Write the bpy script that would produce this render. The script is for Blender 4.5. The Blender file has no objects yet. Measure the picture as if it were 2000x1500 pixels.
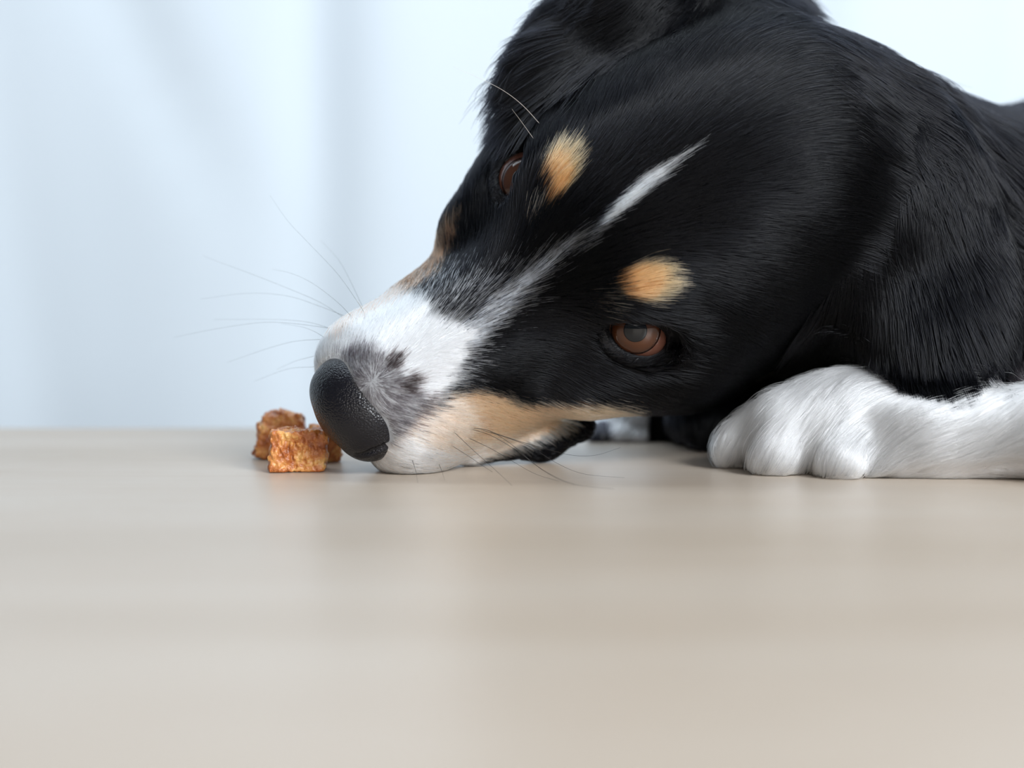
import bpy, math, random, os
import numpy as np
from mathutils import Vector, Matrix

RNG = np.random.default_rng(11)
random.seed(11)
CM = 0.01
PREVIEW = os.environ.get('DOGPREVIEW')          # clay preview without fur (iteration only)

# ------------------------------------------------------------------ camera, world, light
F_PX = 2777.8                                    # 50 mm lens, 36 mm sensor, 2000 px wide
CAM_H = 6.6                                      # cm above the table
PITCH = math.radians(3.91)
scene = bpy.context.scene
cam_d = bpy.data.cameras.new('camera')
cam_d.lens = 50; cam_d.sensor_width = 36; cam_d.clip_start = 0.01; cam_d.clip_end = 50
cam_d.dof.use_dof = True; cam_d.dof.focus_distance = 0.498; cam_d.dof.aperture_fstop = 4.0
cam = bpy.data.objects.new('camera', cam_d)
scene.collection.objects.link(cam)
cam.location = (0, 0, CAM_H * CM)
cam.rotation_euler = (math.pi / 2 - PITCH, 0, 0)
scene.camera = cam
scene.view_settings.view_transform = 'Standard'
scene.view_settings.look = 'None'
scene.view_settings.gamma = 1.0
scene.view_settings.use_curve_mapping = False
scene.view_settings.exposure = 0.06
try:
    scene.cycles.use_denoising = True
except Exception:
    pass

world = bpy.data.worlds.new('room_light'); scene.world = world
world.use_nodes = True
world.node_tree.nodes['Background'].inputs[0].default_value = (0.74, 0.86, 1.0, 1)
world.node_tree.nodes['Background'].inputs[1].default_value = 0.13

def area(name, loc, target, sx, sy, power, col):
    l = bpy.data.lights.new(name, 'AREA'); l.shape = 'RECTANGLE'; l.size = sx; l.size_y = sy
    l.energy = power; l.color = col
    o = bpy.data.objects.new(name, l); scene.collection.objects.link(o)
    o.location = loc
    o.rotation_euler = (Vector(target) - Vector(loc)).to_track_quat('-Z', 'Y').to_euler()
    return o
area('ceiling_skylight', (0.0, 0.50, 1.5), (0.05, 0.55, 0.0), 1.3, 0.75, 1.2, (0.84, 0.92, 1.0))
area('room_fill_light', (0.05, -1.0, 0.55), (0.10, 0.5, 0.06), 0.9, 0.6, 6.0, (1.0, 0.95, 0.90))
area('side_window_light', (0.88, -0.55, 0.80), (0.06, 0.5, 0.05), 0.6, 0.6, 33.0, (0.91, 0.955, 1.0))
area('curtain_fill_light', (-0.1, 0.86, 1.5), (-0.05, 1.3, 0.1), 2.2, 0.4, 14.5, (0.80, 0.91, 1.0))  # added lamp in front of the curtain to brighten the cloth, no window there

# ------------------------------------------------------------------ camera geometry helpers (cm)
CP, SP = math.cos(PITCH), math.sin(PITCH)
def P(px, py, Y):
    """world point (cm) seen at a pixel, at distance Y along the table"""
    a = (px - 1000) / F_PX; b = (750 - py) / F_PX
    d = np.array([a, CP + b * SP, -SP + b * CP])
    t = Y / d[1]
    return np.array([0, 0, CAM_H]) + d * t
def project(p):
    q = p - np.array([0, 0, CAM_H])
    fw = q[..., 1] * CP - q[..., 2] * SP
    up = q[..., 1] * SP + q[..., 2] * CP
    return 1000 + F_PX * q[..., 0] / fw, 750 - F_PX * up / fw
def unit(v):
    v = np.asarray(v, float); return v / np.linalg.norm(v)

# ------------------------------------------------------------------ object helpers
def link(o, parent=None):
    scene.collection.objects.link(o)
    if parent is not None: o.parent = parent
    return o
def thing(name, loc=(0, 0, 0), label=None, cat=None, group=None):
    o = bpy.data.objects.new(name, None); o.empty_display_size = 0.02
    o.location = loc
    if label: o['label'] = label
    if cat: o['category'] = cat
    if group: o['group'] = group
    return link(o)
def mesh_obj(name, V, F, mat, parent=None, smooth=True, origin=None):
    V = np.asarray(V, float) * CM
    if origin is not None: V = V - np.asarray(origin)
    me = bpy.data.meshes.new(name)
    me.from_pydata(V.tolist(), [], [list(map(int, f)) for f in F])
    me.materials.append(mat)
    if smooth: me.polygons.foreach_set('use_smooth', [True] * len(me.polygons))
    me.update()
    o = bpy.data.objects.new(name, me)
    if origin is not None and parent is None: o.location = origin
    return link(o, parent)

# ------------------------------------------------------------------ material helpers
def new_mat(name):
    m = bpy.data.materials.new(name); m.use_nodes = True
    nt = m.node_tree; b = nt.nodes['Principled BSDF']
    return m, nt, b
def N(nt, t, **kw):
    n = nt.nodes.new(t)
    for k, v in kw.items():
        if k in n.inputs.keys(): n.inputs[k].default_value = v
        else: setattr(n, k, v)
    return n
def ramp(nt, fac, stops):
    r = nt.nodes.new('ShaderNodeValToRGB'); e = r.color_ramp.elements
    while len(e) < len(stops): e.new(0.5)
    for i, (p, c) in enumerate(stops):
        e[i].position = p; e[i].color = (*c, 1)
    nt.links.new(fac, r.inputs[0]); return r.outputs[0]

def mat_table():
    m, nt, b = new_mat('pale_birch_laminate'); L = nt.links
    tc = N(nt, 'ShaderNodeTexCoord'); mp = N(nt, 'ShaderNodeMapping')
    mp.inputs['Scale'].default_value = (0.9, 7, 4)
    L.new(tc.outputs['Object'], mp.inputs[0])
    n1 = N(nt, 'ShaderNodeTexNoise', Scale=2.2, Detail=5.0, Roughness=0.55); L.new(mp.outputs[0], n1.inputs[0])
    c1 = ramp(nt, n1.outputs['Fac'], [(0.3, (0.415, 0.34, 0.265)), (0.5, (0.455, 0.38, 0.307)), (0.72, (0.48, 0.415, 0.345))])
    mp2 = N(nt, 'ShaderNodeMapping'); mp2.inputs['Scale'].default_value = (9, 300, 10)
    L.new(tc.outputs['Object'], mp2.inputs[0])
    n2 = N(nt, 'ShaderNodeTexNoise', Scale=1.0, Detail=4.0); L.new(mp2.outputs[0], n2.inputs[0])
    c2 = ramp(nt, n2.outputs['Fac'], [(0.35, (0.955, 0.945, 0.935)), (0.65, (1, 1, 1))])
    mx = N(nt, 'ShaderNodeMix', data_type='RGBA', blend_type='MULTIPLY'); mx.inputs[0].default_value = 0.7
    L.new(c1, mx.inputs[6]); L.new(c2, mx.inputs[7]); L.new(mx.outputs[2], b.inputs['Base Color'])
    n3 = N(nt, 'ShaderNodeTexNoise', Scale=60.0, Detail=2.0); L.new(tc.outputs['Object'], n3.inputs[0])
    rr = N(nt, 'ShaderNodeMapRange'); rr.inputs[3].default_value = 0.31; rr.inputs[4].default_value = 0.38
    L.new(n3.outputs['Fac'], rr.inputs[0]); L.new(rr.outputs[0], b.inputs['Roughness'])
    bp = N(nt, 'ShaderNodeBump', Strength=0.02, Distance=0.0002); L.new(n2.outputs['Fac'], bp.inputs['Height'])
    L.new(bp.outputs[0], b.inputs['Normal'])
    b.inputs['Specular IOR Level'].default_value = 0.5
    return m
def mat_plain(name, col, rough=0.6, spec=0.5, noise=0.0, scale=20.0, bump=0.0):
    m, nt, b = new_mat(name)
    tc = N(nt, 'ShaderNodeTexCoord')
    n = N(nt, 'ShaderNodeTexNoise', Scale=scale, Detail=4.0); nt.links.new(tc.outputs['Object'], n.inputs[0])
    lo = tuple(max(0, c * (1 - noise)) for c in col); hi = tuple(min(1, c * (1 + noise)) for c in col)
    nt.links.new(ramp(nt, n.outputs['Fac'], [(0.3, lo), (0.7, hi)]), b.inputs['Base Color'])
    b.inputs['Roughness'].default_value = rough; b.inputs['Specular IOR Level'].default_value = spec
    if bump:
        bp = N(nt, 'ShaderNodeBump', Strength=bump, Distance=0.001); nt.links.new(n.outputs['Fac'], bp.inputs['Height'])
        nt.links.new(bp.outputs[0], b.inputs['Normal'])
    return m

# ------------------------------------------------------------------ setting
def box(name, lo, hi, mat, parent=None, kind=None, bev=0.0):
    x0, y0, z0 = lo; x1, y1, z1 = hi
    V = [(x, y, z) for x in (x0, x1) for y in (y0, y1) for z in (z0, z1)]
    Fc = [(0, 1, 3, 2), (4, 6, 7, 5), (0, 4, 5, 1), (2, 3, 7, 6), (0, 2, 6, 4), (1, 5, 7, 3)]
    o = mesh_obj(name, V, Fc, mat, parent, smooth=False)
    if bev:
        md = o.modifiers.new('bevel', 'BEVEL'); md.width = bev * CM; md.segments = 3
    if kind: o['kind'] = kind
    return o
TABLE_BACK = 66.6
M_table = mat_table()
table = thing('table', (0, 0.3, -0.75), 'pale birch wood table the dog rests its head on', 'table')
def tbl(name, lo, hi, bev, mat=None):
    o = box(name, lo, hi, mat or M_table, None, None, bev)
    o.parent = table; o.matrix_parent_inverse = Matrix.Translation((0, -0.3, 0.75)); return o
tbl('tabletop', (-75, -18, -2.4), (85, TABLE_BACK, 0), 0.25)
M_leg = mat_plain('pale_table_leg', (0.5, 0.44, 0.36), 0.5, noise=0.1)
for sx in (-70, 76):
    for sy in (-13, TABLE_BACK - 9):
        tbl('leg', (sx, sy, -75), (sx + 5, sy + 5, -2.4), 0.3, M_leg)

M_wall = mat_plain('pale_blue_plaster', (0.72, 0.80, 0.86), 0.8, 0.3, 0.02, 3.0)
M_floor = mat_plain('grey_floor', (0.42, 0.40, 0.37), 0.5, 0.4, 0.08, 8.0)
box('wall_back', (-260, 158, -75), (260, 166, 190), M_wall, kind='structure')
box('floor', (-260, -160, -80), (260, 158, -75), M_floor, kind='structure')
box('baseboard_back', (-260, 156.6, -75), (260, 158, -66), M_leg, kind='structure', bev=0.2)

# sheer curtain hanging behind the table: a pleated cloth with real folds
def curtain():
    xs = np.linspace(-125, 125, 420); zs = np.linspace(-72, 150, 60)
    X, Z = np.meshgrid(xs, zs, indexing='ij')
    def fold(c, w, a, lean=0.0, curve=0.0):
        cc = c + lean * (Z - 20) + curve * (Z - 20) ** 2
        return a * np.exp(-((X - cc) / w) ** 2)
    Y = 128 + 0.5 * np.sin(X * 0.13 + 0.5) + 0.35 * np.sin(X * 0.31 + 1 + Z * 0.01)
    Y += fold(-17.5, 3.4, 1.9) - fold(-11.0, 5.0, 0.8)              # sharp vertical fold right of the middle
    Y += fold(-29.0, 3.4, 0.8, -0.5, 0.004) * np.clip((Z - 10) / 12, 0, 1) - 0.3 * fold(-22, 4, .8, -0.5)
    Y += fold(-46.0, 4.0, 0.8, -0.12)
    for c, w, a in ((-64, 3, 3), (-78, 3, 2.5), (-95, 3, 3), (-110, 3, 3), (8, 4, 2), (26, 3, 2.2), (46, 3, 2.6), (63, 3, 3), (84, 3, 3), (104, 3, 3)):
        Y += fold(c, w, a, 0.01 * (c % 3 - 1))
    Y = 128 + (Y - 128) * 0.6
    V = np.stack([X, Y, Z], -1).reshape(-1, 3); nz = len(zs)
    F = [(i * nz + j, (i + 1) * nz + j, (i + 1) * nz + j + 1, i * nz + j + 1) for i in range(len(xs) - 1) for j in range(nz - 1)]
    m, nt, b = new_mat('white_curtain_cloth')
    b.inputs['Base Color'].default_value = (0.80, 0.88, 0.95, 1); b.inputs['Roughness'].default_value = 0.85
    b.inputs['Specular IOR Level'].default_value = 0.2
    tc = N(nt, 'ShaderNodeTexCoord'); wv = N(nt, 'ShaderNodeTexNoise', Scale=900.0); nt.links.new(tc.outputs['Object'], wv.inputs[0])
    bp = N(nt, 'ShaderNodeBump', Strength=0.1, Distance=0.0003); nt.links.new(wv.outputs['Fac'], bp.inputs['Height'])
    nt.links.new(bp.outputs[0], b.inputs['Normal'])
    t = thing('curtain', (0, 1.28, -0.72), 'pale blue white curtain hanging in soft folds behind the table', 'curtain')
    o = mesh_obj('cloth', V, F, m, None); o.parent = t; o.matrix_parent_inverse = Matrix.Translation((0, -1.28, 0.72))
    md = o.modifiers.new('thick', 'SOLIDIFY'); md.thickness = 0.001
    R = 1.1; th = np.linspace(0, 2 * math.pi, 17)[:-1]
    V = [(x, 128 + R * math.cos(a), 152 + R * math.sin(a)) for x in (-132, 132) for a in th]
    F = [(i, (i + 1) % 16, 16 + (i + 1) % 16, 16 + i) for i in range(16)] + [tuple(range(16)), tuple(range(31, 15, -1))]
    o = mesh_obj('curtain_rod', V, F, M_leg); o.parent = t; o.matrix_parent_inverse = Matrix.Translation((0, -1.28, 0.72))
curtain()

# ------------------------------------------------------------------ signed distance modelling (cm)
class Frame:
    def __init__(s, o, R): s.o = np.asarray(o, float); s.R = np.asarray(R, float)   # columns: axes
    def to_local(s, p): return (p - s.o) @ s.R
    def to_world(s, q): return np.asarray(q, float) @ s.R.T + s.o
def sd_ell(p, c, r, A=None):
    q = p - np.asarray(c, np.float32)
    if A is not None: q = q @ np.asarray(A, np.float32)
    r = np.asarray(r, np.float32)
    k0 = np.linalg.norm(q / r, axis=-1); k1 = np.linalg.norm(q / (r * r), axis=-1)
    return k0 * (k0 - 1) / np.maximum(k1, 1e-6)
def sd_cap(p, a, b, ra, rb):
    a = np.asarray(a, np.float32); b = np.asarray(b, np.float32)
    ba = b - a; h = np.clip(((p - a) @ ba) / float(ba @ ba), 0, 1)
    return np.linalg.norm(p - a - h[..., None] * ba, axis=-1) - (ra + (rb - ra) * h)
def smin(a, b, k):
    h = np.clip(0.5 + 0.5 * (b - a) / k, 0, 1)
    return b + (a - b) * h - k * h * (1 - h)

def surface_nets(D, o, h):
    """naive surface nets on a float grid; returns verts, quads"""
    S = D < 0
    nx, ny, nz = D.shape
    c = np.zeros((nx - 1, ny - 1, nz - 1), np.uint8)
    for dx in (0, 1):
        for dy in (0, 1):
            for dz in (0, 1):
                c += S[dx:nx - 1 + dx, dy:ny - 1 + dy, dz:nz - 1 + dz]
    act = (c > 0) & (c < 8)
    ii, jj, kk = np.nonzero(act)
    idx = -np.ones(act.shape, np.int64); idx[ii, jj, kk] = np.arange(len(ii))
    acc = np.zeros((len(ii), 3)); cnt = np.zeros(len(ii))
    cor = [(a, b, d) for a in (0, 1) for b in (0, 1) for d in (0, 1)]
    for p in cor:
        for ax in range(3):
            if p[ax] == 1: continue
            q = list(p); q[ax] = 1
            d0 = D[ii + p[0], jj + p[1], kk + p[2]]; d1 = D[ii + q[0], jj + q[1], kk + q[2]]
            m = (d0 < 0) != (d1 < 0)
            t = np.where(m, d0 / np.where(m, d0 - d1, 1), 0)
            pt = np.array(p, float)[None, :].repeat(len(ii), 0); pt[:, ax] += t
            acc[m] += pt[m]; cnt[m] += 1
    V = (acc / cnt[:, None] + np.stack([ii, jj, kk], 1)) * h + o
    F = []
    for ax in range(3):
        sl0 = [slice(1, -1)] * 3; sl0[ax] = slice(0, -1)
        sl1 = [slice(1, -1)] * 3; sl1[ax] = slice(1, None)
        a = S[tuple(sl0)]; b = S[tuple(sl1)]
        e = np.argwhere(a != b)
        off = np.ones(3, int); off[ax] = 0
        e = e + off
        u, v = [(1, 2), (2, 0), (0, 1)][ax]
        du = np.zeros(3, int); du[u] = 1; dv = np.zeros(3, int); dv[v] = 1
        g = lambda q: idx[q[:, 0], q[:, 1], q[:, 2]]
        q = np.stack([g(e - du - dv), g(e - dv), g(e), g(e - du)], 1)
        ins = S[e[:, 0], e[:, 1], e[:, 2]]
        q = np.where(ins[:, None], q, q[:, ::-1])
        F.append(q)
    F = np.concatenate(F); F = F[(F >= 0).all(1)]
    return V, F
def sdf_mesh(prims, lo, hi, h, post=None):
    """prims: (fn, centre, reach, k, op). Each fn is evaluated only in its own box."""
    lo = np.asarray(lo, float); hi = np.asarray(hi, float)
    n = np.ceil((hi - lo) / h).astype(int) + 1
    D = np.full(n, 50.0, np.float32)
    ax = [lo[i] + h * np.arange(n[i]) for i in range(3)]
    for fn, c, reach, k, op in prims:
        m = reach + k + 3 * h
        s = []
        for i in range(3):
            a = max(0, int((c[i] - m - lo[i]) / h)); b = min(n[i], int((c[i] + m - lo[i]) / h) + 2)
            s.append(slice(a, max(a, b)))
        if any(t.stop <= t.start for t in s): continue
        G = np.stack(np.meshgrid(*[ax[i][s[i]] for i in range(3)], indexing='ij'), -1).astype(np.float32)
        d = fn(G).astype(np.float32); cur = D[tuple(s)]
        if op == '+': D[tuple(s)] = smin(cur, d, k)
        else: D[tuple(s)] = -smin(-cur, d, k)
    if post is not None:
        G = np.stack(np.meshgrid(*ax, indexing='ij'), -1).astype(np.float32); D = post(D, G)
    D[0] = D[-1] = 9; D[:, 0] = D[:, -1] = 9; D[:, :, 0] = D[:, :, -1] = 9
    return surface_nets(D, lo, h) + (D,)

# head frame: x = dog's right, y = towards the nose, z = towards the top of the skull
Rv = unit([-0.572, 0.267, 0.776]); Fv = np.array([-0.814, -0.304, -0.495]); Fv = unit(Fv - Rv * (Fv @ Rv)); Uv = np.cross(Rv, Fv)
HM = np.array([2.25, 50.59, 7.82])
HEAD = Frame(HM, np.stack([Rv, Fv, Uv], 1))
def H(*q): return HEAD.to_world(np.array(q, float))
EYE_C = np.array([3.27, -0.51, -0.88]); EYE_R = 1.29; EYE_N = unit([0.48, 0.48, 0.70])

def hell(c, r, k, op='+'):
    w = H(*c); return (lambda p: sd_ell(p, w, r, HEAD.R), w, max(r), k, op)
def well(c, r, k, A=None, op='+'):
    return (lambda p: sd_ell(p, c, r, A), np.asarray(c), max(r), k, op)
def wcap(a, b, ra, rb, k, op='+'):
    a = np.asarray(a, float); b = np.asarray(b, float)
    return (lambda p: sd_cap(p, a, b, ra, rb), (a + b) / 2, np.linalg.norm(a - b) / 2 + max(ra, rb), k, op)
def hcap(a, b, ra, rb, k, op='+'): return wcap(H(*a), H(*b), ra, rb, k, op)
def axes(e1, e3):
    e1 = unit(e1); e3 = np.asarray(e3, float); e3 = unit(e3 - e1 * (e3 @ e1)); return np.stack([e1, np.cross(e3, e1), e3], 1)

# ears: flat flaps. e1 = base to tip, e3 = through the flap
EARL_B, EARL_T = P(1710, 270, 53.2), P(1880, 745, 50.0)
EARR_B, EARR_T = P(1290, -50, 54.5), P(1058, 150, 53.5)
head_prims = [
    hell((0, -5.2, -1.0), (5.5, 6.6, 4.4), 1.0),
    hell((0, -1.4, -0.6), (3.4, 3.4, 2.6), 1.6),
]
for s in (-1, 1):
    head_prims += [
        hell((s * 2.5, -1.35, 0.0), (1.6, 1.9, 1.3), 1.2),
        hell((s * 4.3, -3.6, -3.0), (2.5, 4.2, 3.2), 1.8),
        hell((s * 3.35, 0.2, -2.9), (1.8, 3.0, 1.9), 1.4),
        hell((s * 1.65, 5.8, -3.9), (1.65, 3.2, 1.8), 1.0),
        hell((s * 2.1, 3.4, -4.3), (1.6, 3.3, 1.7), 1.0),
        hell((s * 1.85, 7.75, -3.2), (1.35, 1.65, 1.55), 0.8),
    ]
head_prims += [
    hcap((0, 0.2, -2.5), (0, 7.3, -3.0), 3.1, 2.35, 1.4),
    hcap((0, 0.5, -1.1), (0, 8.3, -1.95), 1.7, 1.25, 1.2),
    hcap((0, -4, -4.8), (0, 6.0, -5.2), 2.5, 1.25, 0.9),
]
for s in (-1, 1):
    w_ = EYE_C * np.array([s, 1, 1]) + EYE_N * np.array([s, 1, 1]) * 0.95
    wn = EYE_N * np.array([s, 1, 1]); w1 = unit(np.array([s * 0.83, -0.55, 0]) - wn * (np.array([s * 0.83, -0.55, 0]) @ wn))
    head_prims.append(well(H(*w_), (1.6, 1.1, 1.05), 0.3, HEAD.R @ np.stack([w1, np.cross(wn, w1), wn], 1), '-'))
def ear(B, T, wd, th, nrm, sides):
    L = np.linalg.norm(T - B); A = axes(T - B, nrm); pr = []
    pr.append(well(B + (T - B) * 0.42, (L * 0.60, wd, th), 1.3, A))
    pr.append(well(B + (T - B) * 0.10, (L * 0.30, wd * 0.75, th * 1.5), 1.8, A))
    pr.append(well(B + (T - B) * 0.80, (L * 0.26, wd * 0.45, th * 0.7), 0.8, A))
    return pr
ear_prims = ear(EARL_B, EARL_T, 3.0, 0.75, (-0.2, -1, 0.15), 0) + ear(EARR_B, EARR_T, 1.9, 0.7, (-0.15, -1, 0.3), 0)

NK0, NK1, NK2 = H(-0.6, -9.6, -2.2), P(1900, 585, 60.0), P(2500, 480, 66)
body_prims = [
    wcap(NK0, NK1, 5.1, 6.7, 3.6), wcap(NK1, NK2, 6.7, 9.0, 2.5),
    well(P(1830, 800, 60), (7.5, 4.6, 4.3), 2.5), well(P(1500, 800, 60.5), (4.5, 3.6, 3.4), 2.0),
    well(P(1420, 815, 58.5), (2.3, 2.2, 1.5), 1.2), well(P(1335, 45, 57.0), (3.8, 3.0, 2.4), 2.2), wcap(P(925, 888, 52.2), P(1060, 862, 53.2), 0.3, 0.62, 0.7), wcap(P(1060, 862, 53.2), P(1135, 834, 54.2), 0.6, 0.55, 0.7),
    well(np.array([40, 62, 8.5]), (20, 10.5, 8.8), 3.0),
]
# near foreleg: toes, paw, wrist, forearm
def toe(px, py, Y, r, dirv, k=0.5):
    return well(P(px, py, Y), r, k, axes(dirv, (0, 0, 1)))
leg_prims = [
    wcap(P(1665, 826, 51.5), P(1810, 862, 50.0), 1.75, 1.5, 0.6),
    wcap(P(1810, 862, 50.0), P(2080, 850, 48.5), 1.45, 1.35, 1.0),
    wcap(P(2080, 850, 48.5), P(2500, 760, 56.0), 1.35, 3.0, 1.0),
    well(P(1600, 835, 51.4), (2.35, 1.7, 1.5), 0.9),
    toe(1482, 855, 51.9, (1.5, 0.85, 0.95), (-0.9, -0.2, -0.45)),
    toe(1545, 868, 50.5, (1.6, 0.95, 1.0), (-0.65, -0.5, -0.5)),
    toe(1655, 878, 49.9, (1.5, 1.0, 0.98), (-0.35, -0.85, -0.45)),
    toe(1745, 888, 49.9, (1.3, 0.95, 0.9), (-0.1, -0.9, -0.35)),
]
far_prims = [
    wcap(P(1250, 826, 61.5), P(1480, 800, 63.0), 1.25, 2.2, 0.6),
    toe(1222, 848, 60.8, (1.0, 0.62, 0.6), (-0.4, -0.8, -0.2), 0.25),
    toe(1256, 850, 60.8, (1.0, 0.55, 0.55), (-0.2, -0.8, -0.2), 0.25),
    toe(1178, 850, 61.0, (1.0, 0.6, 0.55), (-0.4, -0.8, -0.2), 0.25),
]
def ground(D, G):
    return np.maximum(D, 0.02 - G[..., 2])
LO, HI = np.array([-11.0, 44.0, -0.4]), np.array([62.0, 74.5, 24.0])
HS = 0.17
V_all, F_all, D_all = sdf_mesh(head_prims + body_prims + ear_prims + leg_prims + far_prims, LO, HI, HS, ground)
def d_at(p):
    q = (p - LO) / HS; i = np.clip(np.floor(q).astype(int), 0, np.array(D_all.shape) - 2); f = q - i; r = 0
    for a in (0, 1):
        for b in (0, 1):
            for c in (0, 1):
                w = np.where(a, f[..., 0], 1 - f[..., 0]) * np.where(b, f[..., 1], 1 - f[..., 1]) * np.where(c, f[..., 2], 1 - f[..., 2])
                r = r + w * D_all[i[..., 0] + a, i[..., 1] + b, i[..., 2] + c]
    return r
def n_at(p, e=0.2):
    g = np.stack([d_at(p + np.eye(3)[i] * e) - d_at(p - np.eye(3)[i] * e) for i in range(3)], -1)
    return g / np.maximum(np.linalg.norm(g, axis=-1, keepdims=True), 1e-9)
#@@REST
CAMP = np.array([0, 0, CAM_H])
# ------------------------------------------------------------------ coat pattern
def pdist(poly, X, Y):
    """signed distance to a polygon, positive inside"""
    d = np.full(X.shape, 1e9); ins = np.zeros(X.shape, bool); n = len(poly)
    for i in range(n):
        x0, y0 = poly[i]; x1, y1 = poly[(i + 1) % n]
        ex, ey = x1 - x0, y1 - y0; L = ex * ex + ey * ey + 1e-9
        t = np.clip(((X - x0) * ex + (Y - y0) * ey) / L, 0, 1)
        d = np.minimum(d, (X - x0 - t * ex) ** 2 + (Y - y0 - t * ey) ** 2)
        c = ((y0 > Y) != (y1 > Y)) & (X < ex * (Y - y0) / (ey if abs(ey) > 1e-9 else 1e-9) + x0); ins ^= c
    return np.where(ins, 1, -1) * np.sqrt(d)
BLACK = (0.0030, 0.0031, 0.0042); WHITE = (0.90, 0.91, 0.93); TAN = (0.62, 0.38, 0.22); CREAM = (0.86, 0.70, 0.58)
BROWN = (0.20, 0.10, 0.055); RUST = (0.42, 0.17, 0.06); GREY = (0.10, 0.105, 0.13); DKBR = (0.03, 0.022, 0.022)
# (outline seen on the head, softness, share of hairs, colour), later ones on top
MARKS = [
    ([(690, 585), (760, 545), (830, 500), (872, 430), (900, 420), (885, 480), (850, 535), (800, 575), (730, 610)], 9, 0.85, BROWN),
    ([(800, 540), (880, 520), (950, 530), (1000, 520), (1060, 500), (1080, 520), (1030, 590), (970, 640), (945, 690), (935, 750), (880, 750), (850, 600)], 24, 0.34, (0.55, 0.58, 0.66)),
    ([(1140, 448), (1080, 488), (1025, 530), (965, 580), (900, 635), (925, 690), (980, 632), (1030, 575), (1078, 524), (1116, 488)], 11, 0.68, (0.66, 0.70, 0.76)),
    ([(590, 790), (590, 690), (632, 625), (690, 585), (770, 560), (835, 575), (850, 610), (890, 625), (935, 640), (915, 700), (890, 750), (860, 790), (800, 900), (680, 930), (620, 900)], 13, 1.0, (0.76, 0.775, 0.80)),
    ([(625, 650), (660, 612), (720, 580), (780, 560), (800, 572), (740, 600), (690, 625), (655, 660)], 9, 0.6, (0.62, 0.42, 0.33)),
    ([(665, 690), (700, 670), (750, 690), (790, 730), (830, 770), (850, 800), (800, 860), (770, 880), (640, 850), (640, 740)], 12, 0.66, (0.05, 0.043, 0.047)),
    ([(752, 705), (770, 685), (792, 690), (785, 712), (765, 722)], 7, 0.85, DKBR),
    ([(788, 752), (808, 728), (828, 735), (815, 765), (796, 770)], 7, 0.85, DKBR),
    ([(795, 845), (830, 785), (862, 765), (850, 800), (815, 850)], 8, 0.6, DKBR),
    ([(880, 770), (930, 760), (985, 772), (1030, 790), (1090, 786), (1180, 785), (1235, 796), (1240, 815), (1150, 845), (1060, 880), (980, 905), (860, 905), (830, 850)], 12, 1.0, TAN),
    ([(700, 900), (770, 870), (820, 810), (870, 775), (915, 782), (945, 830), (930, 858), (1000, 852), (1100, 838), (1170, 828), (1120, 870), (1020, 900), (900, 935), (740, 940)], 16, 0.9, CREAM),
    ([(660, 870), (740, 890), (800, 850), (830, 870), (930, 890), (960, 905), (860, 940), (690, 935)], 14, 0.85, WHITE),
    ([(930, 915), (1010, 897), (1080, 872), (1150, 846), (1230, 818), (1260, 840), (1200, 890), (1000, 925)], 8, 0.95, (0.035, 0.04, 0.055)),
    ([(1066, 300), (1092, 276), (1122, 286), (1133, 318), (1120, 355), (1098, 382), (1072, 392), (1060, 362), (1056, 330)], 6, 1.0, (0.50, 0.245, 0.10)),
    ([(1075, 350), (1110, 360), (1095, 385), (1068, 395)], 9, 0.6, RUST),
    ([(1205, 540), (1235, 515), (1280, 506), (1312, 520), (1322, 550), (1306, 578), (1270, 592), (1235, 584), (1215, 565)], 6, 1.0, (0.54, 0.275, 0.12)),
    ([(1028, 398), (1048, 392), (1058, 410), (1046, 428), (1026, 424)], 6, 0.35, TAN),
    ([(1165, 570), (1200, 572), (1208, 600), (1180, 608), (1160, 600)], 9, 0.28, TAN),
    ([(1352, 290), (1290, 325), (1240, 352), (1200, 392), (1165, 435), (1180, 440), (1225, 405), (1268, 372), (1312, 330)], 5, 0.95, (0.70, 0.77, 0.82)),
    ([(1172, 425), (1150, 455), (1130, 490), (1140, 492), (1165, 460), (1190, 430)], 6, 0.5, (0.5, 0.54, 0.6)),
    ([(1465, 745), (1500, 728), (1545, 730), (1535, 752), (1480, 768)], 9, 0.7, (0.24, 0.17, 0.13)),
    ([(1290, 845), (1300, 815), (1360, 850), (1400, 880), (1350, 875)], 9, 0.5, (0.18, 0.10, 0.05)),
]
def group_d(pr, p):
    d = np.full(len(p), 50.0)
    for fn, c, r, k, op in pr:
        if op == '+': d = np.minimum(d, fn(p))
    return d
def regions(p):
    """0 head, 1 left ear, 2 right ear, 3 neck and body, 4 near foreleg, 5 far foreleg"""
    p = p.astype(np.float32)
    D = np.stack([group_d(head_prims, p), group_d(ear_prims[:3], p) - 0.1, group_d(ear_prims[3:], p) - 0.1,
                  group_d(body_prims, p) + 0.2, group_d(leg_prims, p), group_d(far_prims, p)], 1)
    return D.argmin(1), D
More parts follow.
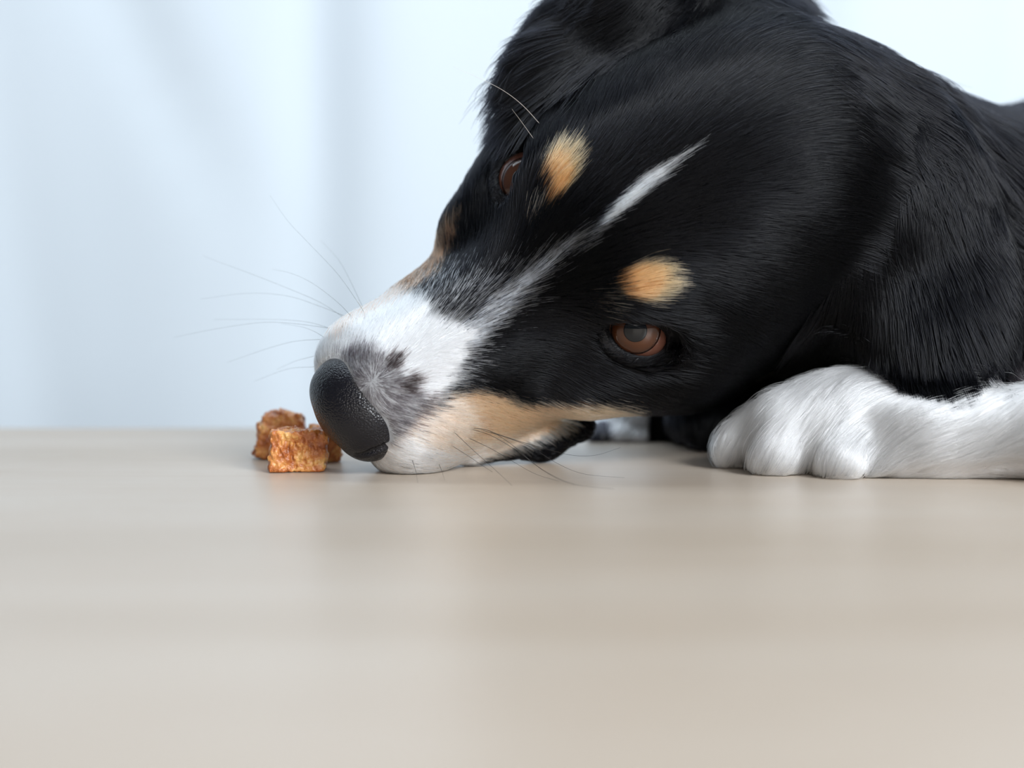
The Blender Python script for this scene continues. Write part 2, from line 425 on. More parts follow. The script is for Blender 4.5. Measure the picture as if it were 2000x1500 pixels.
def coat(p, n, reg, hard=False):
    """colour of the coat at points p (cm)"""
    C = np.tile(np.array(BLACK), (len(p), 1))
    hd = np.nonzero(reg == 0)[0]
    q = HEAD.to_local(p[hd]); nl = n[hd]
    face = (nl * (CAMP - p[hd])).sum(1)
    flip = (face < 0) & (q[:, 0] > 0)
    q2 = q.copy(); q2[flip, 0] *= -1
    X, Y = project(HEAD.to_world(q2))
    under = (~flip) & (face < 0)
    u = RNG.random(len(hd)); jit = RNG.normal(0, 1, len(hd))
    c = C[hd]
    for poly, soft, share, col in MARKS:
        d = pdist(poly, X, Y) + (0 if hard else jit * soft * 0.55)
        a = np.clip(d / soft + 0.5, 0, 1) * share
        if hard: c = c * (1 - a[:, None] ** 1.5) + np.array(col) * a[:, None] ** 1.5
        else:
            m = RNG.random(len(hd)) < a; c[m] = col
    m = under & (q[:, 1] > 2.0); c[m] = np.where((RNG.random(m.sum()) < 0.8)[:, None], WHITE, GREY)
    C[hd] = c
    lg = reg == 4; xw = p[:, 0]
    C[lg] = WHITE
    f = reg == 5; Xf, Yf = project(p)
    C[f & (Xf > 1190) & (Xf < 1268)] = (0.80, 0.80, 0.82)
    C[f & (Xf <= 1192)] = (0.06, 0.06, 0.075)
    b = (reg == 3) & (Xf > 1915 + 0.35 * (860 - Yf)) & (Yf > 660) & (Yf < 1000) & (Xf < 2080)
    C[b] = np.where(RNG.random((b.sum(), 1)) < 0.6, (0.13, 0.12, 0.13), (0.05, 0.045, 0.05))
    return C

NRM = np.stack(np.gradient(D_all, HS), -1).astype(np.float32)
def grad_at(p):
    i = np.clip(np.round((p - LO) / HS).astype(int), 0, np.array(D_all.shape) - 1)
    g = NRM[i[:, 0], i[:, 1], i[:, 2]]
    return g / np.maximum(np.linalg.norm(g, axis=1, keepdims=True), 1e-6)

dog = thing('dog', (0.10, 0.52, 0.0), 'black, white and tan dog resting its head and white paw on the table', 'dog')
DORG = Matrix.Translation((-0.10, -0.52, 0.0))
def dog_part(o, parent=None):
    if parent is None: o.parent = dog; o.matrix_parent_inverse = DORG
    return o

# body: one continuous mesh (head, ears, neck, trunk and forelegs)
m_skin, nt, b = new_mat('dog_skin')
at = N(nt, 'ShaderNodeAttribute', attribute_name='coat'); nt.links.new(at.outputs['Color'], b.inputs['Base Color'])
b.inputs['Roughness'].default_value = 0.75; b.inputs['Specular IOR Level'].default_value = 0.05
n_v = grad_at(V_all); reg_v, _ = regions(V_all)
body = mesh_obj('body', V_all, F_all, m_skin); dog_part(body)
cv = coat(V_all, n_v, reg_v, True) * 0.75; cv[reg_v == 4] = (0.84, 0.82, 0.82)
at_ = body.data.attributes.new('coat', 'FLOAT_COLOR', 'POINT')
at_.data.foreach_set('color', np.concatenate([cv, np.ones((len(cv), 1))], 1).astype(np.float32).ravel())

# ------------------------------------------------------------------ nose leather
def nose_field():
    pr = [hell((0, 9.05, -2.2), (1.9, 1.3, 1.45), 0.2), hell((0, 9.7, -2.25), (1.4, 0.9, 1.05), 0.5)]
    for s in (-1, 1):
        pr.append(hell((s * 1.0, 9.25, -2.55), (1.0, 1.05, 0.95), 0.35))
    pr.append(hell((0, 9.3, -3.45), (0.55, 0.75, 0.7), 0.4))
    for s in (-1, 1):
        pr.append(hell((s * 0.72, 10.35, -2.75), (0.27, 0.55, 0.32), 0.12, '-'))
        pr.append(hcap((s * 0.8, 10.2, -2.85), (s * 1.75, 9.6, -3.05), 0.16, 0.07, 0.10, '-'))
    pr.append(hcap((0, 10.5, -2.6), (0, 9.95, -4.2), 0.07, 0.09, 0.10, '-'))
    g = []
    for px, py in ((700, 889), (728, 880), (754, 869)):       # fold along the near nostril wing
        t = np.linspace(44, 56, 900)[:, None]; a = P(px, py, 1.0) - np.array([0, 0, CAM_H]); pp = np.array([0, 0, CAM_H]) + a * t
        d = group_d(pr, pp.astype(np.float32)); g.append(pp[int(np.argmin(np.where(d < 0.0, np.arange(900) * 1.0, 1000 + d)))])
    for a, b_ in zip(g, g[1:]): pr.append(wcap(a + np.array([0, -0.05, 0]), b_ + np.array([0, -0.05, 0]), 0.1, 0.1, 0.12, '-'))
    return pr
nose_prims = nose_field()
NC = H(0, 9.3, -2.6)
Vn, Fn, _ = sdf_mesh(nose_prims, NC - 2.6, NC + 2.6, 0.055)
m_nose, nt, b = new_mat('nose_leather')
tc = N(nt, 'ShaderNodeTexCoord')
vo = N(nt, 'ShaderNodeTexVoronoi', Scale=1450.0); vo.feature = 'F1'; nt.links.new(tc.outputs['Object'], vo.inputs['Vector'])
b.inputs['Base Color'].default_value = (0.006, 0.0055, 0.008, 1)
b.inputs['Roughness'].default_value = 0.25; b.inputs['Specular IOR Level'].default_value = 0.42
bp = N(nt, 'ShaderNodeBump', Strength=0.7, Distance=0.0003); bp.invert = True
nt.links.new(vo.outputs['Distance'], bp.inputs['Height']); nt.links.new(bp.outputs[0], b.inputs['Normal'])
dog_part(mesh_obj('nose', Vn, Fn, m_nose))

# ------------------------------------------------------------------ eyes and lids
def glossy(name, col, rough=0.25):
    m, nt, b = new_mat(name); b.inputs['Base Color'].default_value = (*col, 1); b.inputs['Roughness'].default_value = rough
    b.inputs['Coat Weight'].default_value = 1.0; b.inputs['Specular IOR Level'].default_value = 0.0; b.inputs['Coat Roughness'].default_value = 0.02
    return m, nt, b
m_scl, _, _ = glossy('eye_white', (0.11, 0.045, 0.03))
m_pup, _, _ = glossy('pupil_black', (0.006, 0.007, 0.009))
m_iris, nt, b = glossy('brown_iris', (0.2, 0.08, 0.04))
at = N(nt, 'ShaderNodeAttribute', attribute_name='rad')
nt.links.new(ramp(nt, at.outputs['Fac'], [(0.0, (0.03, 0.013, 0.008)), (0.5, (0.078, 0.028, 0.011)), (0.82, (0.06, 0.02, 0.008)), (1.0, (0.012, 0.006, 0.005))]), b.inputs['Base Color'])
def cap_mesh(name, C, g, R, ang, mat, parent, bulge=0.0, a0=0.0):
    e1 = unit(np.cross(g, [0.1, 0.3, 1])); e2 = np.cross(g, e1)
    V = []; F = []; nr, ns = 12, 40; rad = []
    for i in range(nr + 1):
        a = a0 + (ang - a0) * i / nr
        rr = R + bulge * (1 - (i / nr) ** 2)
        for j in range(ns):
            t = 2 * math.pi * j / ns
            V.append(C + rr * (math.cos(a) * g + math.sin(a) * (math.cos(t) * e1 + math.sin(t) * e2))); rad.append(i / nr)
    for i in range(nr):
        for j in range(ns): F.append((i * ns + j, i * ns + (j + 1) % ns, (i + 1) * ns + (j + 1) % ns, (i + 1) * ns + j))
    if a0 == 0: pass
    # skirt back into the ball so that the cap has thickness
    base = len(V)
    for j in range(ns): V.append(C + (np.array(V[nr * ns + j]) - C) * 0.93); rad.append(1.0)
    for j in range(ns): F.append((nr * ns + j, nr * ns + (j + 1) % ns, base + (j + 1) % ns, base + j))
    o = mesh_obj(name, V, F, mat)
    a = o.data.attributes.new('rad', 'FLOAT', 'POINT'); a.data.foreach_set('value', rad)
    o.parent = parent; return o
m_lid, nt, b = new_mat('eyelid_skin')
tc = N(nt, 'ShaderNodeTexCoord'); nz = N(nt, 'ShaderNodeTexNoise', Scale=400.0, Detail=3.0); nt.links.new(tc.outputs['Object'], nz.inputs[0])
nt.links.new(ramp(nt, nz.outputs['Fac'], [(0.3, (0.004, 0.0035, 0.004)), (0.7, (0.010, 0.009, 0.011))]), b.inputs['Base Color'])
b.inputs['Roughness'].default_value = 0.5; b.inputs['Specular IOR Level'].default_value = 0.25
bp = N(nt, 'ShaderNodeBump', Strength=0.5, Distance=0.0004); nt.links.new(nz.outputs['Fac'], bp.inputs['Height']); nt.links.new(bp.outputs[0], b.inputs['Normal'])
EYES = {}; LID_PTS = []
for s in (1, -1):
    Cw = H(s * EYE_C[0], EYE_C[1], EYE_C[2]); nrm = unit(HEAD.R @ (EYE_N * np.array([s, 1, 1])))
    e1 = HEAD.R @ np.array([s * 0.83, -0.55, 0.0]); e1 = unit(e1 - nrm * (e1 @ nrm)); e2 = np.cross(nrm, e1)
    if (e2 @ (HEAD.R @ np.array([0, -0.3, 1]))) < 0: e2 = -e2
    aim = P(1240, 648, 49.0) if s < 0 else P(1006, 336, 50.0)
    gz = unit(aim - Cw)
    EYES[s] = (Cw, nrm, e1, e2)
    ball = []; bf = []
    for i in range(25):
        for j in range(48):
            a = math.pi * i / 24; t = 2 * math.pi * j / 48
            ball.append(Cw + EYE_R * np.array([math.sin(a) * math.cos(t), math.sin(a) * math.sin(t), math.cos(a)]))
    for i in range(24):
        for j in range(48): bf.append((i * 48 + j, (i + 1) * 48 + j, (i + 1) * 48 + (j + 1) % 48, i * 48 + (j + 1) % 48))
    eye = mesh_obj('eye', ball, bf, m_scl); dog_part(eye)
    cap_mesh('iris', Cw, gz, EYE_R + 0.012, 0.74, m_iris, eye, 0.05)
    cap_mesh('pupil', Cw, gz, EYE_R + 0.054, 0.31, m_pup, eye, 0.014)
    # lid shell: rows from the wet rim outwards until it sinks under the coat
    rows, ns = 15, 72; V = []; F = []
    for i in range(rows):
        t = i / (rows - 1)
        for j in range(ns):
            th = 2 * math.pi * j / ns; ca, sa = math.cos(th), math.sin(th)
            w, hgt = 1.95, (0.86 if sa > 0 else 0.74)
            A0 = w * ca + 0.10; B0 = hgt * sa * (abs(sa) ** 0.5) - 0.10 * ca
            d = unit(nrm * EYE_R + e1 * A0 + e2 * B0)
            o_ = unit(e1 * ca + e2 * sa * 0.8)
            p = Cw + d * (EYE_R + 0.07) + o_ * 0.34 * t + nrm * 0.05 * math.sin(min(1, t / 0.25) * math.pi / 2)
            V.append(p)
    V = np.array(V).reshape(rows, ns, 3)
    for i in range(4, rows):
        u = (i - 3) / (rows - 4)
        for _ in range(3):
            dd = d_at(V[i]); V[i] = V[i] - n_at(V[i]) * ((dd - (0.05 - 0.2 * u)) * u ** 0.5)[:, None]
    for _ in range(3200):
        i = RNG.uniform(1.5, 6.5); j = RNG.integers(ns); k_ = int(i); f_ = i - k_
        g_ = RNG.random(); j2 = (j + 1) % ns
        LID_PTS.append((V[k_, j] * (1 - g_) + V[k_, j2] * g_) * (1 - f_) + (V[k_ + 1, j] * (1 - g_) + V[k_ + 1, j2] * g_) * f_)
    V0 = Cw + (V[0] - Cw) * 0.96
    V = np.concatenate([V0[None], V]); R_ = rows + 1
    for i in range(R_ - 1):
        for j in range(ns): F.append((i * ns + j, i * ns + (j + 1) % ns, (i + 1) * ns + (j + 1) % ns, (i + 1) * ns + j))
    dog_part(mesh_obj('eyelid', V.reshape(-1, 3), F, m_lid))

# ------------------------------------------------------------------ fur
m_fur = bpy.data.materials.new('dog_fur'); m_fur.use_nodes = True
nt = m_fur.node_tree; nt.nodes.clear()
hb = nt.nodes.new('ShaderNodeBsdfHairPrincipled'); out = nt.nodes.new('ShaderNodeOutputMaterial')
hb.model = 'CHIANG'; hb.parametrization = 'COLOR'
hb.inputs['Roughness'].default_value = 0.17; hb.inputs['Radial Roughness'].default_value = 0.5
hb.inputs['Random Roughness'].default_value = 0.2; hb.inputs['IOR'].default_value = 1.36
at = N(nt, 'ShaderNodeAttribute', attribute_name='hue'); nt.links.new(at.outputs['Color'], hb.inputs['Color'])
mr = N(nt, 'ShaderNodeMapRange'); mr.inputs[1].default_value = 0.01; mr.inputs[2].default_value = 0.3; mr.inputs[3].default_value = 1.255; mr.inputs[4].default_value = 1.45
nt.links.new(at.outputs['Fac'], mr.inputs[0]); nt.links.new(mr.outputs[0], hb.inputs['IOR'])
nt.links.new(hb.outputs[0], out.inputs[0])

def tri_sample(dens):
    T = np.concatenate([F_all[:, [0, 1, 2]], F_all[:, [0, 2, 3]]])
    a, b_, c = V_all[T[:, 0]], V_all[T[:, 1]], V_all[T[:, 2]]
    ar = 0.5 * np.linalg.norm(np.cross(b_ - a, c - a), axis=1)
    w = ar * dens((a + b_ + c) / 3); n = RNG.poisson(w); idx = np.repeat(np.arange(len(T)), n)
    u = RNG.random((len(idx), 2)); f = u.sum(1) > 1; u[f] = 1 - u[f]
    return a[idx] + (b_ - a)[idx] * u[:, :1] + (c - a)[idx] * u[:, 1:]
def eye_amount(p):
    """0 inside the lids, 1 away from them"""
    k = np.ones(len(p))
    for s, (Cw, nrm, e1, e2) in EYES.items():
        q = p - Cw; r = np.sqrt((q @ e1 / 1.58) ** 2 + (q @ e2 / 0.98) ** 2); near = (q @ nrm) > -0.3
        k = np.where(near, np.minimum(k, np.clip((r - 0.74) / 0.35, 0, 1)), k)
    return k
def density(p):
    reg, D = regions(p); n = grad_at(p); v = CAMP - p; f = (n * v).sum(1) / np.linalg.norm(v, axis=1)
    q = HEAD.to_local(p)
    d = np.select([reg == 0, (reg == 1) | (reg == 2), reg == 3, reg == 4], [330.0, 210.0, 120.0, 420.0], 160.0)
    d = np.where((reg == 0) & (q[:, 1] > 2.0), 520.0, d)
    d = d * np.clip(0.35 + 1.6 * (f + 0.25), 0.25, 1.0)
    d = np.where(p[:, 0] > 22, d * 0.22, d)
    d = np.where(p[:, 2] < 0.06, 0, d)
    d = np.where(eye_amount(p) <= 0, 0, d)
    nz = group_d(nose_prims[:5], p.astype(np.float32)); d = np.where(nz < 0.03, 0, d)
    XX, YY = project(p)
    d = np.where(((reg == 1) | (reg == 3)) & (XX > 1740) & (XX < 2000) & (YY > 770) & (YY < 1000) & (p[:, 1] < 54) & ((np.abs(XX - 1885) > 40) | (YY > 800)), 0, d)
    return d
def smooth01(x, a, b):
    t = np.clip((x - a) / (b - a), 0, 1); return t * t * (3 - 2 * t)
def lerp(a, b, t): return a + (b - a) * t

root = tri_sample(density); n_skin = len(root); LID_PTS = np.array(LID_PTS); root = np.concatenate([root, LID_PTS + unit(CAMP - LID_PTS.mean(0)) * 0.03])
reg, Dg = regions(root); nrm = grad_at(root); q = HEAD.to_local(root); nh = len(root)
# flow of the coat
flow = np.zeros((nh, 3)); L = np.zeros(nh); lift = np.full(nh, 0.2)
x, y, z = q.T
muz = smooth01(y, 0.5, 4.5)
fl = np.stack([x * lerp(0.16, 0.42, muz), -np.ones(nh) * lerp(1.0, 0.85, muz), -0.25 * np.abs(x) * 0.4 - 0.25 * smooth01(-z, 2.5, 5)], 1)
W = np.array([0, 8.35, -1.05]); rw = q - W; rr = np.linalg.norm(rw, axis=1); ww = np.exp(-(rr / 1.25) ** 2)
fl = fl * (1 - ww[:, None]) + rw / np.maximum(rr, 0.1)[:, None] * ww[:, None] * 1.2
for s, (Cw, _, _, _) in EYES.items():                                  # brow spots: hair fans out from the inner corner
    o_ = np.array([s * 2.35, -0.35, 0.9]); r_ = q - o_; rl = np.linalg.norm(r_, axis=1); w_ = np.exp(-(rl / 1.1) ** 2) * 0.7
    fl = fl * (1 - w_[:, None]) + r_ / np.maximum(rl, .1)[:, None] * w_[:, None]
hf = fl @ HEAD.R.T
hd = reg == 0
flow[hd] = hf[hd]
Lh = lerp(1.15, 0.55, muz); Lh = np.where(y < -2, lerp(1.15, 2.3, smooth01(-y, 2, 9)), Lh)
Lh = Lh * lerp(1.0, 0.6, np.exp(-(rr / 1.6) ** 2)); Lh = Lh + 0.9 * smooth01(-z, 2, 5) * (y < 0)
L[hd] = Lh[hd] * (0.35 + 0.65 * eye_amount(root[hd])); lift[hd] = 0.16
L[n_skin:] = 0.34; lift[n_skin:] = 0.65
sk = np.array([0.9, 0.0, -0.45]) + 0.0
back = smooth01(-y, 5.5, 10)
flow[hd] = flow[hd] * (1 - 0.5 * back[hd, None]) + sk * 0.5 * back[hd, None]
for k, (B, T) in ((1, (EARL_B, EARL_T)), (2, (EARR_B, EARR_T))):
    m = reg == k; e = unit(T - B); dlt = root[m] - (B + T) / 2; lat = dlt - (dlt @ e)[:, None] * e
    flow[m] = e + lat * (0.16 if k == 1 else 0.22)
    if k == 2: flow[m] += np.array([-0.35, 0, 0.05]) + 0.5 * np.stack([np.sin(root[m, 2] * 3.1 + root[m, 0] * 2.0), 0 * al[m] if False else np.zeros(m.sum()), 0.6 * np.sin(root[m, 0] * 2.7 + 1.0)], 1)
    al = (dlt @ e) / np.linalg.norm(T - B)
    L[m] = np.clip(1.9 + 1.8 * (al + 0.4), 1.6, 3.4) * (0.85 if k == 1 else 0.9); lift[m] = 0.2
m = reg == 3
flow[m] = np.array([0.85, -0.05, -0.38]); hn = smooth01(Dg[:, 0] - Dg[:, 3], 0.0, 3.5); L[m] = lerp(2.0, 3.4, hn[m]); lift[m] = lerp(0.16, 0.24, hn[m])
XX, YY = project(root)
m2 = m & (YY > 560); flow[m2] = np.array([0.25, -0.1, -1.0]); L[m2] = 2.4
mj = m & (XX < 1330); L[mj] = 0.3; flow[mj] = np.array([0.8, 0.3, -0.3])
m = reg == 4
toe_w = smooth01(-root[:, 0], -16.0, -12.0)
flow[m] = (np.array([-0.85, -0.15, -0.32])[None] * (1 - toe_w[m, None]) + np.array([-0.62, -0.3, -0.72])[None] * toe_w[m, None])
L[m] = 1.75; lift[m] = 0.22; wisp = m & (RNG.random(nh) < 0.05); L[wisp] *= 1.2; lift[wisp] = 0.34
low = m & (root[:, 2] < 0.9); L[low] = 0.75
m = reg == 5; flow[m] = np.array([-0.4, -0.2, -0.8]); L[m] = 0.6
L *= np.exp(RNG.normal(0, 0.16, nh))
# smooth wandering of the locks
def wob(p, f, sd):
    r = np.random.default_rng(sd); out = np.zeros((len(p), 3))
    for _ in range(5):
        k = r.normal(0, f, 3); out += np.sin(p @ k + r.random() * 6.28)[:, None] * r.normal(0, 1, 3)
    return out / 5 ** 0.5
longf = np.clip(L / 2.5, 0.25, 1.2)[:, None]
flow = flow / np.linalg.norm(flow, axis=1, keepdims=True)
flow = flow + 0.13 * longf * wob(root, 1.6, 1) + 0.10 * wob(root, 5.0, 2) + RNG.normal(0, 0.075, (nh, 3))
flow -= nrm * (flow * nrm).sum(1, keepdims=True); flow /= np.maximum(np.linalg.norm(flow, axis=1, keepdims=True), 1e-6)
K = 6; ts = np.linspace(0, 1, K)
pts = np.zeros((nh, K, 3)); pts[:, 0] = root - nrm * 0.03
cur = root.copy(); dr = flow.copy(); droop = np.where((reg == 1) | (reg == 3) | (reg == 0), 0.16, 0.05)
hmax = lift * L * (0.5 + 0.9 * RNG.random(nh))
free = np.select([np.arange(nh) >= n_skin, reg == 2, (reg == 1) | (reg == 3)], [0.0, 0.15, 0.45], 0.85)
for k in range(1, K):
    step = L / (K - 1)
    dr = dr + np.array([0, 0, -1.0]) * (droop * step * 0.25)[:, None]
    cur = cur + (dr + nrm * (lift * (1.4 - 1.2 * ts[k]))[:, None]) * step[:, None]
    g = grad_at(cur); d = d_at(cur); want = hmax * math.sin(min(1.0, ts[k] * 1.15) * math.pi * 0.55) + 0.02
    far = d > want
    cor = np.where(far, (want - d) * free, np.maximum(want * 0.35 - d, 0))
    cur = cur + g * np.clip(cor, -0.8 * step, 0.5 * step)[:, None]
    dr = dr - g * ((dr * g).sum(1) * free)[:, None]; dr /= np.maximum(np.linalg.norm(dr, axis=1, keepdims=True), 1e-6)
    cur[:, 2] = np.maximum(cur[:, 2], 0.015 + 0.02 * RNG.random(nh))
    pts[:, k] = cur
# the ruff ends in a ragged line above the foreleg
tx, ty = project(pts[:, -1]); rx, ry = project(root)
line = np.where(tx < 1750, 742, 0) + (tx >= 1750) * np.where(tx < 1890, 765 + (tx - 1750) * 0.42, 824 - (tx - 1890) * 1.0) + RNG.normal(0, 6, nh) + 10 * np.sin(tx * 0.09)
m = ((reg == 1) | (reg == 3)) & (tx > 1560) & (tx < 2040) & (ty > line) & (root[:, 1] < 57) & (ry < 1000)
fsc = np.clip((line - ry) / np.maximum(ty - ry, 1), 0.04, 1.0)
pts[m] = root[m][:, None] + (pts[m] - root[m][:, None]) * fsc[m][:, None, None]
# clumping: tips gather into locks
def clump(size, amt):
    key = np.floor(root / size[:, None] + 0.35 * wob(root, 3.0, 7)).astype(np.int64)
    h = key[:, 0] * 73856093 ^ key[:, 1] * 19349663 ^ key[:, 2] * 83492791
    _, inv = np.unique(h, return_inverse=True); cnt = np.bincount(inv)
    for k in range(1, K):
        mean = np.stack([np.bincount(inv, pts[:, k, i]) / cnt for i in range(3)], 1)[inv]
        mr = np.stack([np.bincount(inv, root[:, i]) / cnt for i in range(3)], 1)[inv]
        w = (amt * ts[k] ** 1.5)[:, None]
        pts[:, k] = pts[:, k] * (1 - w) + mean * w
sz = np.select([hd & (y > 2), hd, (reg == 4)], [0.09, 0.16, 0.2], 0.34)
clump(sz, np.select([hd & (y > 2), hd, reg == 4], [0.35, 0.4, 0.55], 0.55))
clump(sz * 3.1, np.select([hd, reg == 4], [0.10, 0.12], 0.22))
# colours: a hair keeps one colour; white hairs vary a little
col = coat(pts[:, 2], nrm, reg)
col = col * np.exp(RNG.normal(0, 0.14, nh))[:, None]; col = np.clip(col, 0, 0.93)
rad0 = np.select([hd & (y > 2), hd, reg == 4, reg == 5], [0.0065, 0.0075, 0.0075, 0.01], 0.0105) * (1 + (root[:, 0] > 22) * 1.4)
def fur_object(name, m):
    p = pts[m] * CM; n = len(p)
    hc = bpy.data.hair_curves.new(name); hc.add_curves([K] * n)
    hc.attributes['position'].data.foreach_set('vector', p.astype(np.float32).ravel())
    ra = hc.attributes.get('radius') or hc.attributes.new('radius', 'FLOAT', 'POINT')
    prof = np.array([1, 1, .95, .82, .6, .2])
    ra.data.foreach_set('value', (rad0[m][:, None] * prof[None] * CM).astype(np.float32).ravel())
    ca = hc.attributes.new('hue', 'FLOAT_COLOR', 'CURVE')
    ca.data.foreach_set('color', np.concatenate([col[m], np.ones((n, 1))], 1).astype(np.float32).ravel())
    hc.materials.append(m_fur)
    o = bpy.data.objects.new(name, hc); link(o); dog_part(o); o['kind'] = 'stuff'; return o
if not PREVIEW:
    fur_object('head_fur', hd)
    o = fur_object('ear_fur', reg == 1); fur_object('ear_fur', reg == 2)
    fur_object('neck_fur', reg == 3)
    o = fur_object('foreleg_fur', reg == 4); o['label'] = 'white fur of the near paw and leg'
    o = fur_object('foreleg_fur', reg == 5); o['label'] = 'grey and white fur of the far paw'
print('hairs', nh)

# ------------------------------------------------------------------ whiskers and claws
m_wd = mat_plain('dark_whisker', (0.02, 0.018, 0.018), 0.35); m_wl = mat_plain('pale_whisker', (0.10, 0.13, 0.14), 0.3)
m_ww = mat_plain('white_whisker', (0.6, 0.55, 0.5), 0.3)
def spline(P_, n=22):
    P_ = np.asarray(P_, float); P_ = np.vstack([2 * P_[0] - P_[1], P_, 2 * P_[-1] - P_[-2]]); out = []
    m = len(P_) - 3
    for i in range(n):
        u = i / (n - 1) * m; k = min(int(u), m - 1); t = u - k; a, b_, c, d = P_[k:k + 4]
        out.append(0.5 * (2 * b_ + (c - a) * t + (2 * a - 5 * b_ + 4 * c - d) * t * t + (3 * b_ - a - 3 * c + d) * t ** 3))
    return np.array(out)
def tube(name, path, r0, r1, mat, ns=6):
    V = []; F = []; n = len(path)
    for i, p in enumerate(path):
        t = unit(path[min(i + 1, n - 1)] - path[max(i - 1, 0)]); a = unit(np.cross(t, [0.3, 0.2, 1])); b_ = np.cross(t, a)
        r = r0 + (r1 - r0) * i / (n - 1)
        for j in range(ns):
            V.append(p + r * (math.cos(2 * math.pi * j / ns) * a + math.sin(2 * math.pi * j / ns) * b_))
    for i in range(n - 1):
        for j in range(ns): F.append((i * ns + j, i * ns + (j + 1) % ns, (i + 1) * ns + (j + 1) % ns, (i + 1) * ns + j))
    F += [tuple(range(ns))[::-1], tuple(range((n - 1) * ns, n * ns))]
    return mesh_obj(name, V, F, mat)
def surf_depth(px, py):
    a = P(px, py, 44.0); b_ = P(px, py, 60.0); t = np.linspace(0, 1, 500)[:, None]; pp = a + (b_ - a) * t
    d = d_at(pp); h = np.nonzero(d < 0.02)[0]
    return float(pp[h[0], 1]) if len(h) else None
def whisker(pts2, dz, mat, r):
    Y0 = None; k = 0
    x0, y0 = pts2[0]; x1, y1 = pts2[1]
    while Y0 is None and k < 30:                                    # walk back along the hair until it meets the skin
        f = -0.08 * k; Y0 = surf_depth(x0 + (x1 - x0) * f, y0 + (y1 - y0) * f); k += 1
    if Y0 is None: return
    f = -0.08 * (k - 1); path = [P(x0 + (x1 - x0) * f, y0 + (y1 - y0) * f, Y0 + 0.03)]
    n = len(pts2)
    for i, (px, py) in enumerate(pts2[1 if k == 1 else 0:]):
        t = (i + 1) / n; p = P(px, py, Y0 - 0.05 + dz * t)
        for _ in range(12):
            if p[2] < 0.04:                                         # keep it above the table: bring it nearer
                p = P(px, py, p[1] - 0.25)
        path.append(p)
    o = tube('whisker', spline(path), r, r * 0.3, mat); dog_part(o)
for w_ in ([(713, 613), (696, 586), (657, 532), (600, 472), (561, 430), (527, 381)], [(701, 584), (681, 542), (660, 506), (626, 469)],
           [(688, 620), (660, 591), (613, 555), (569, 534), (532, 526)], [(665, 616), (626, 591), (574, 568), (496, 537), (439, 516), (397, 500)],
           [(660, 612), (621, 597), (561, 578), (483, 573), (392, 584)], [(644, 641), (600, 629), (535, 624), (418, 624)],
           [(643, 641), (574, 632), (509, 630), (418, 643), (340, 659)], [(635, 660), (613, 647), (587, 638), (548, 632)],
           [(622, 663), (574, 667), (522, 681), (444, 708)], [(607, 717), (561, 721), (496, 745)], [(608, 697), (575, 706), (540, 722)]):
    whisker(w_, 2.2, m_wl, 0.0065)
for w_ in ([(920, 838), (960, 851), (1012, 882), (1064, 921), (1116, 945), (1199, 955)], [(925, 836), (960, 843), (1007, 874), (1046, 908), (1090, 934), (1121, 945)],
           [(940, 840), (985, 853), (1038, 874), (1090, 906), (1142, 926), (1220, 933)], [(886, 843), (924, 879), (962, 913), (1000, 948)],
           [(917, 856), (960, 877), (996, 898), (1044, 925), (1092, 940)], [(882, 870), (912, 889), (948, 913), (962, 922)],
           [(955, 842), (1008, 860), (1068, 877), (1116, 889), (1164, 889), (1212, 874)], [(805, 898), (812, 920), (816, 943)],
           [(857, 905), (862, 918), (869, 938)]):
    whisker(w_, -1.6, m_wd, 0.0095)
whisker([(1057, 245), (1020, 205), (980, 175), (930, 150), (885, 130)], -1.5, m_ww, 0.008)
whisker([(1045, 275), (1020, 240), (1000, 213)], -1.0, m_ww, 0.007)
whisker([(713, 613), (705, 598), (696, 586)], -0.3, m_ww, 0.008)
whisker([(735, 612), (728, 598), (722, 585)], -0.3, m_ww, 0.008)
m_claw = mat_plain('dark_claw', (0.05, 0.04, 0.04), 0.3, noise=0.3, scale=300)
def claw(a, mid, tip, r):
    dog_part(tube('claw', spline([a, mid, tip], 10), r, r * 0.25, m_claw, 8))
for px, Y in ((1634, 48.3), (1690, 48.4)):
    t = P(px, 928, Y); claw(t + np.array([0.3, 0.9, 0.55]), t + np.array([0.1, 0.5, 0.35]), np.array([t[0], t[1] + 0.15, 0.06]), 0.12)
for px in (1178, 1224, 1262):
    t = P(px, 868, 59.9); claw(t + np.array([0.1, 0.8, 0.5]), t + np.array([0, 0.4, 0.4]), np.array([t[0], t[1], 0.06]), 0.15)

# ------------------------------------------------------------------ treats
m_tr, nt, b = new_mat('dried_meat'); tc = N(nt, 'ShaderNodeTexCoord'); LK = nt.links
n1 = N(nt, 'ShaderNodeTexNoise', Scale=150.0, Detail=5.0, Roughness=0.6, Distortion=0.7); LK.new(tc.outputs['Object'], n1.inputs[0])
LK.new(ramp(nt, n1.outputs['Fac'], [(0.30, (0.20, 0.04, 0.008)), (0.44, (0.42, 0.12, 0.025)), (0.54, (0.60, 0.23, 0.06)), (0.66, (0.80, 0.46, 0.15))]), b.inputs['Base Color'])
n2 = N(nt, 'ShaderNodeTexNoise', Scale=700.0, Detail=3.0); LK.new(tc.outputs['Object'], n2.inputs[0])
bp = N(nt, 'ShaderNodeBump', Strength=0.9, Distance=0.0008); LK.new(n2.outputs['Fac'], bp.inputs['Height']); LK.new(bp.outputs[0], b.inputs['Normal'])
b.inputs['Roughness'].default_value = 0.34; b.inputs['Specular IOR Level'].default_value = 0.6
b.inputs['Subsurface Weight'].default_value = 0.25; b.inputs['Subsurface Radius'].default_value = (0.004, 0.0015, 0.0005); b.inputs['Subsurface Scale'].default_value = 0.6
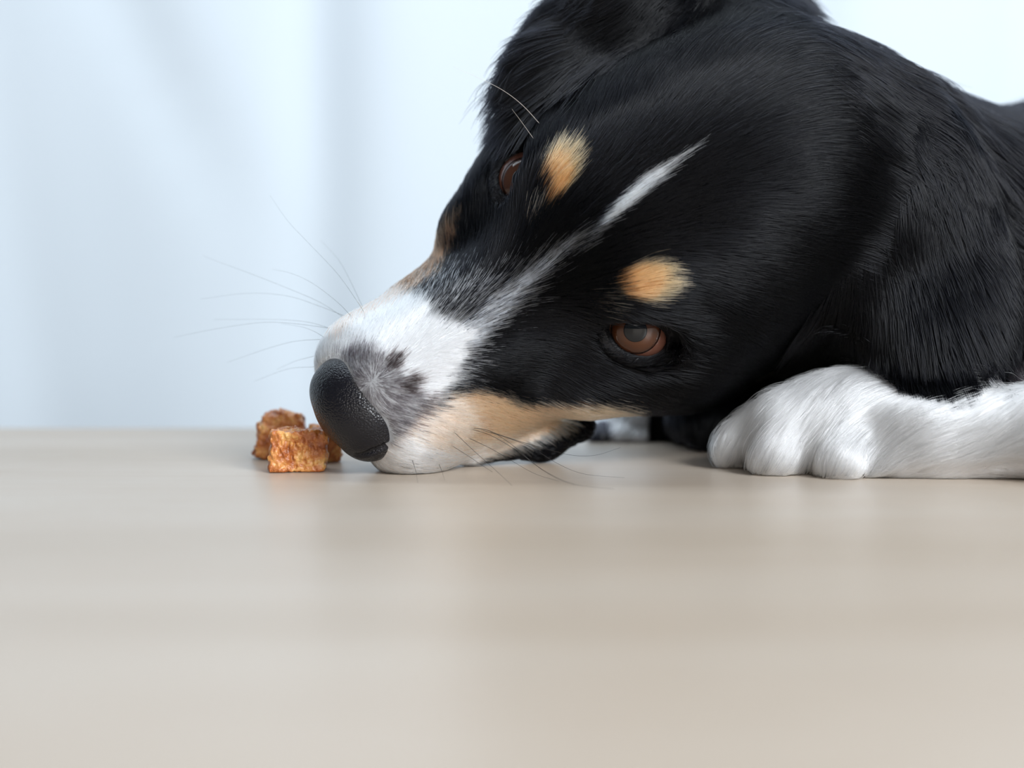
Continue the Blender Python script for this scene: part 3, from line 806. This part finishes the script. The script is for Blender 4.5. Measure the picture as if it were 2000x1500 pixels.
def rbox(p, c, r, A, rd):
    q = np.abs((p - np.asarray(c, np.float32)) @ np.asarray(A, np.float32)) - (np.asarray(r, np.float32) - rd)
    return np.linalg.norm(np.maximum(q, 0), axis=-1) + np.minimum(q.max(-1), 0) - rd
def rotz(a, tx=0, ty=0):
    return np.array(Matrix.Rotation(a, 3, 'Z') @ Matrix.Rotation(tx, 3, 'X') @ Matrix.Rotation(ty, 3, 'Y'))
def treat(parts, seed, label, cuts=()):
    r = np.random.default_rng(seed); ks = [(r.normal(0, f, 3), r.random() * 6.28, a) for f, a, n in ((2.5, 0.03, 5), (7.0, 0.016, 8), (18.0, 0.011, 12)) for _ in range(n)]
    def fn(p):
        d = None
        for c, rr, A, rd in parts:
            e = rbox(p, c, rr, A, rd); d = e if d is None else smin(d, e, 0.15)
        for c, rr in cuts: d = -smin(-d, sd_ell(p, c, rr), 0.1)
        for k, ph, a in ks: d = d + a * np.sin(p @ k.astype(np.float32) + ph)
        return np.maximum(d, 0.01 - p[..., 2])
    c = np.mean([q[0] for q in parts], 0)
    V, F, _ = sdf_mesh([(fn, c, 1.7, .1, '+')], c - 1.9, c + 1.9, 0.05)
    o = mesh_obj('dog_treat', V, F, m_tr, origin=(c[0] * CM, c[1] * CM, 0.0))
    o['label'] = label; o['category'] = 'dog treat'; o['group'] = 'pile of dried meat treats'
def tp(px, Y, z): p = P(px, 880, Y); return np.array([p[0], p[1], z])
treat([(tp(582, 51.0, 0.70), (0.98, 0.72, 0.72), rotz(0.10, 0.0, 0.05), 0.12)], 3,
      'orange brown cube of dried meat in front, fully visible and brightest of the pile')
treat([(tp(556, 54.9, 1.1), (0.78, 0.6, 0.62), rotz(-0.1, 0, -0.02), 0.15), (tp(530, 54.6, 0.62), (0.55, 0.55, 0.62), rotz(0.2, 0, 0.25), 0.15)], 8,
      'darker notched chunk of dried meat standing behind the front cube', cuts=[(tp(571, 54.0, 1.85), (0.16, 0.9, 0.18))])
treat([(tp(632, 53.6, 0.6), (0.62, 0.55, 0.66), rotz(0.5, 0.1, 0.15), 0.2)], 14,
      'dark shadowed chunk of dried meat tucked beneath the nose of the dog')
